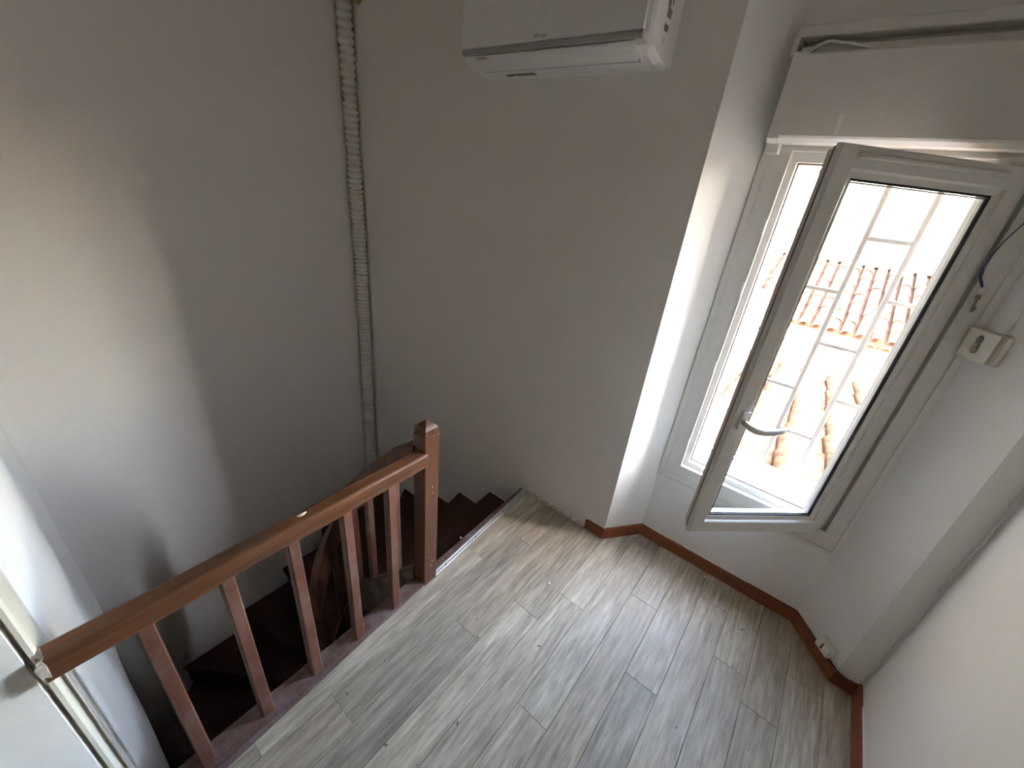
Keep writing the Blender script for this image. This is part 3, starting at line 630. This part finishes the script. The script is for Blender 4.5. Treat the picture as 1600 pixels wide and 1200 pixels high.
for q in ([(0.331, 1.449), (0.341, 1.449), (0.343, 1.432), (0.331, 1.432)], [(0.334, 1.433), (0.340, 1.433), (0.342, 1.395), (0.337, 1.395)], [(0.341, 1.412), (0.346, 1.411), (0.346, 1.399), (0.341, 1.398)]):
    A = [bm.verts.new((x - KO.x, yk - 0.0045 - KO.y, z - KO.z)) for x, z in q]; B = [bm.verts.new((x - KO.x, yk - 0.0015 - KO.y, z - KO.z)) for x, z in q]
    bm.faces.new(A); bm.faces.new(B)
    for i in range(4): j = (i + 1) % 4; bm.faces.new((A[i], A[j], B[j], B[i]))
from_bm('key_blade', bm, 'steel', ko)
# socket on top of the skirting
sk = empty('phone_socket', splay(0.165, 0.0, 0.07)); KS = Vector(sk.location)
tag(sk, 'small white telephone socket sitting on the brown skirting', 'socket')
splay_box('casing', 0.140, 0.205, 0.0, 0.026, 0.068, 0.118, 'pvc', sk, 0.004, KS)
splay_box('top_cover', 0.145, 0.200, 0.0, 0.022, 0.118, 0.126, 'switch', sk, 0.003, KS)
splay_box('slot', 0.168, 0.174, 0.0255, 0.0268, 0.080, 0.108, 'gasket', sk, 0, KS)
splay_box('slot_mark', 0.163, 0.169, 0.0255, 0.0268, 0.080, 0.085, 'gasket', sk, 0, KS)
cb = tube('corner_cable', [(0.512, 1.590, 0.082), (0.535, 1.567, 0.074), (0.560, 1.564, 0.071), (0.592, 1.566, 0.073), (0.601, 1.568, 0.10), (0.603, 1.566, 0.16), (0.600, 1.566, 0.30), (0.604, 1.569, 0.42), (0.598, 1.566, 0.60), (0.602, 1.568, 0.80), (0.599, 1.565, 1.0), (0.603, 1.570, 1.4), (0.602, 1.570, 1.9), (0.603, 1.571, ZC - 0.003)], 0.0036, 'cable', None, 8)
tag(cb, 'thin white cable running up the corner of the right wall', 'cable')

# loose chips lying on the boards
for i, (x, y, s, mt, lb) in enumerate(((-0.52, 1.17, 0.010, 'white', 'larger white flake of paint lying on the floorboards'), (-0.99, 1.08, 0.009, 'plaster', 'pale plaster crumb lying on the dark stair edge'), (0.02, 1.72, 0.006, 'white', 'tiny white chip by the skirting below the window'), (0.20, 1.53, 0.006, 'white', 'tiny white chip on the boards near the skirting bend'))):
    tag(blob('plaster_chip', (x, y, 0.0025), (s, s * 0.6, 0.003), mt, None, 20 + i, 1, 0.4), lb, 'debris')

# ================================================================== OUTSIDE
def tile_mesh(name, r0, r1, ln, th, mat, n=9, up=1):
    bm = bmesh.new(); R = []
    for y, r in ((0, r0), (ln, r1)):
        o_ = []
        for k in range(n):
            a = math.pi * (0.04 + 0.92 * k / (n - 1)); o_.append((r * math.cos(a), up * r * 0.78 * math.sin(a)))
        for k in reversed(range(n)):
            a = math.pi * (0.04 + 0.92 * k / (n - 1)); o_.append(((r - th) * math.cos(a), up * (r - th) * 0.78 * math.sin(a)))
        R.append([bm.verts.new((p[0], y, p[1])) for p in o_])
    q = len(R[0])
    for k in range(q): bm.faces.new((R[0][k], R[0][(k + 1) % q], R[1][(k + 1) % q], R[1][k]))
    for ring_ in R:
        for k in range(n - 1): bm.faces.new((ring_[k], ring_[k + 1], ring_[q - 2 - k], ring_[q - 1 - k]))
    bmesh.ops.recalc_face_normals(bm, faces=bm.faces)
    me = bpy.data.meshes.new(name); bm.to_mesh(me); bm.free(); me.materials.append(M[mat])
    for p in me.polygons: p.use_smooth = len(p.vertices) == 4
    return me
# near roof: slopes gently away from the window
nr = empty('lower_tiled_roof', (0.17, 3.7, -0.2)); NR = Vector(nr.location)
tag(nr, 'weathered barrel-tiled roof just below the window sill', 'roof')
SLP = math.atan(0.12)
prism('roof_deck', [rel(p, NR.xy) for p in ((-1.6, 2.02), (2.2, 2.02), (2.2, 5.45), (-1.6, 5.45))], [-0.9] * 4, [v - NR.z for v in (0.355, 0.355, -0.055, -0.055)], 'ground', nr)
cov = tile_mesh('tile_cover', 0.078, 0.098, 0.42, 0.014, 'tile_near'); pan = tile_mesh('tile_pan', 0.105, 0.085, 0.42, 0.014, 'tile_near', 9, -1)
for c in range(-5, 8):
    for k in range(11):
        y = 2.06 + k * 0.30; z = 0.435 - 0.12 * (y - 2.06)
        for me, dx, dz in ((cov, 0, 0.0), (pan, 0.115, 0.035)):
            o = link('roof_tile', me, None, nr); jx = random.uniform(-.007, .007)
            o.location = (0.173 + 0.231 * c + dx + jx - NR.x, y - NR.y, z + dz + random.uniform(-.005, .005) - NR.z - (0.03 if me is cov else 0.0))
            o.rotation_euler = (-SLP + (0.035 if me is cov else 0.03), 0, random.uniform(-0.03, 0.03))
# house across: yellow wall, white cornice, tiled roof rising away
hs = empty('neighbouring_house', (0.4, 9.2, -3)); HS = Vector(hs.location)
tag(hs, 'yellow rendered house with terracotta tiled roof seen through the window', 'house')
box('wall', rel((-6, 8.06, -3), HS), rel((7, 12.6, -0.09), HS), 'yellow', hs)
box('cornice', rel((-6, 7.93, -0.26), HS), rel((0.68, 8.10, 0.0), HS), 'render_white', hs, 0.01)
PT = math.atan2(0.80, 2.4)
bm = bmesh.new(); add_extr(bm, [(7.92, -0.005), (10.45, 0.835), (12.9, 0.0), (12.9, -0.09), (7.92, -0.09)], -6, 7, lambda x, p: (x - HS.x, p[0] - HS.y, p[1] - HS.z)); from_bm('roof_slab', bm, 'tile_far', hs)
fc = tile_mesh('far_cover', 0.080, 0.070, 0.42, 0.012, 'tile_far'); 
for c in range(-9, 16):
    for k in range(8):
        o = link('roof_tile', fc, None, hs); s = k * 0.325
        o.location = (0.06 + 0.187 * c + random.uniform(-.006, .006) - HS.x, 7.86 + s * math.cos(PT) - HS.y, 0.03 + s * math.sin(PT) + random.uniform(-.004, .004) - HS.z)
        o.rotation_euler = (PT + (-0.03), 0, random.uniform(-0.02, 0.02))
for c in range(4, 16):
    for dz, dy in ((-0.09, 0.03),):
        o = link('eave_tile', fc, None, hs); o.location = (0.0 + 0.187 * c - HS.x, 7.80 + dy - HS.y, dz - HS.z)
for c in range(-8, 14):
    o = link('ridge_tile', fc, None, hs); o.location = (0.06 + 0.36 * c - HS.x, 10.42 - HS.y, 0.83 - HS.z); o.rotation_euler = (0, 0, -math.pi / 2)
# white house beyond on the left
wh = empty('white_house', (-1.2, 6.2, -3)); WH = Vector(wh.location)
tag(wh, 'bright white rendered house wall left of the tiled roofs', 'house')
box('wall', rel((-1.70, 5.6, -3), WH), rel((-0.62, 7.6, 0.28), WH), 'render_white', wh)
bm = bmesh.new(); add_extr(bm, [(5.5, 0.28), (6.6, 0.62), (7.7, 0.28)], -1.70, -0.58, lambda x, p: (x - WH.x, p[0] - WH.y, p[1] - WH.z)); from_bm('roof', bm, 'tile_far', wh)
tl = empty('added_sky_blocker_house', (-3.4, 4.8, -3)); TL = Vector(tl.location)  # invented house out of view, added to cut sky light on the right wall
tag(tl, 'added unseen tall beige house with shuttered windows, blocking sky light from the left', 'house')
box('wall', rel((-5.0, 2.3, -3), TL), rel((-1.75, 7.4, 3.9), TL), 'ochre', tl)
bm = bmesh.new(); add_extr(bm, [(-5.2, 3.9), (-1.5, 3.9), (-1.5, 3.98), (-3.4, 4.6), (-5.2, 3.98)], 2.2, 7.5, lambda y, p: (p[0] - TL.x, y - TL.y, p[1] - TL.z)); from_bm('roof', bm, 'tile_far', tl)
for y in (3.0, 4.6, 6.2):
    for z in (-0.2, 2.0):
        wn = box('window', rel((-1.76, y, z), TL), rel((-1.735, y + 0.8, z + 1.3), TL), 'gasket', tl)
        for a in (y - 0.42, y + 0.82): box('shutter', rel((-1.75, a, z - 0.02), TL), rel((-1.71, a + 0.40, z + 1.32), TL), 'shutter', tl, 0.005)
g = struct(box('ground', (-400, 1.99, -3.2), (400, 900, -3.0), 'ground'))
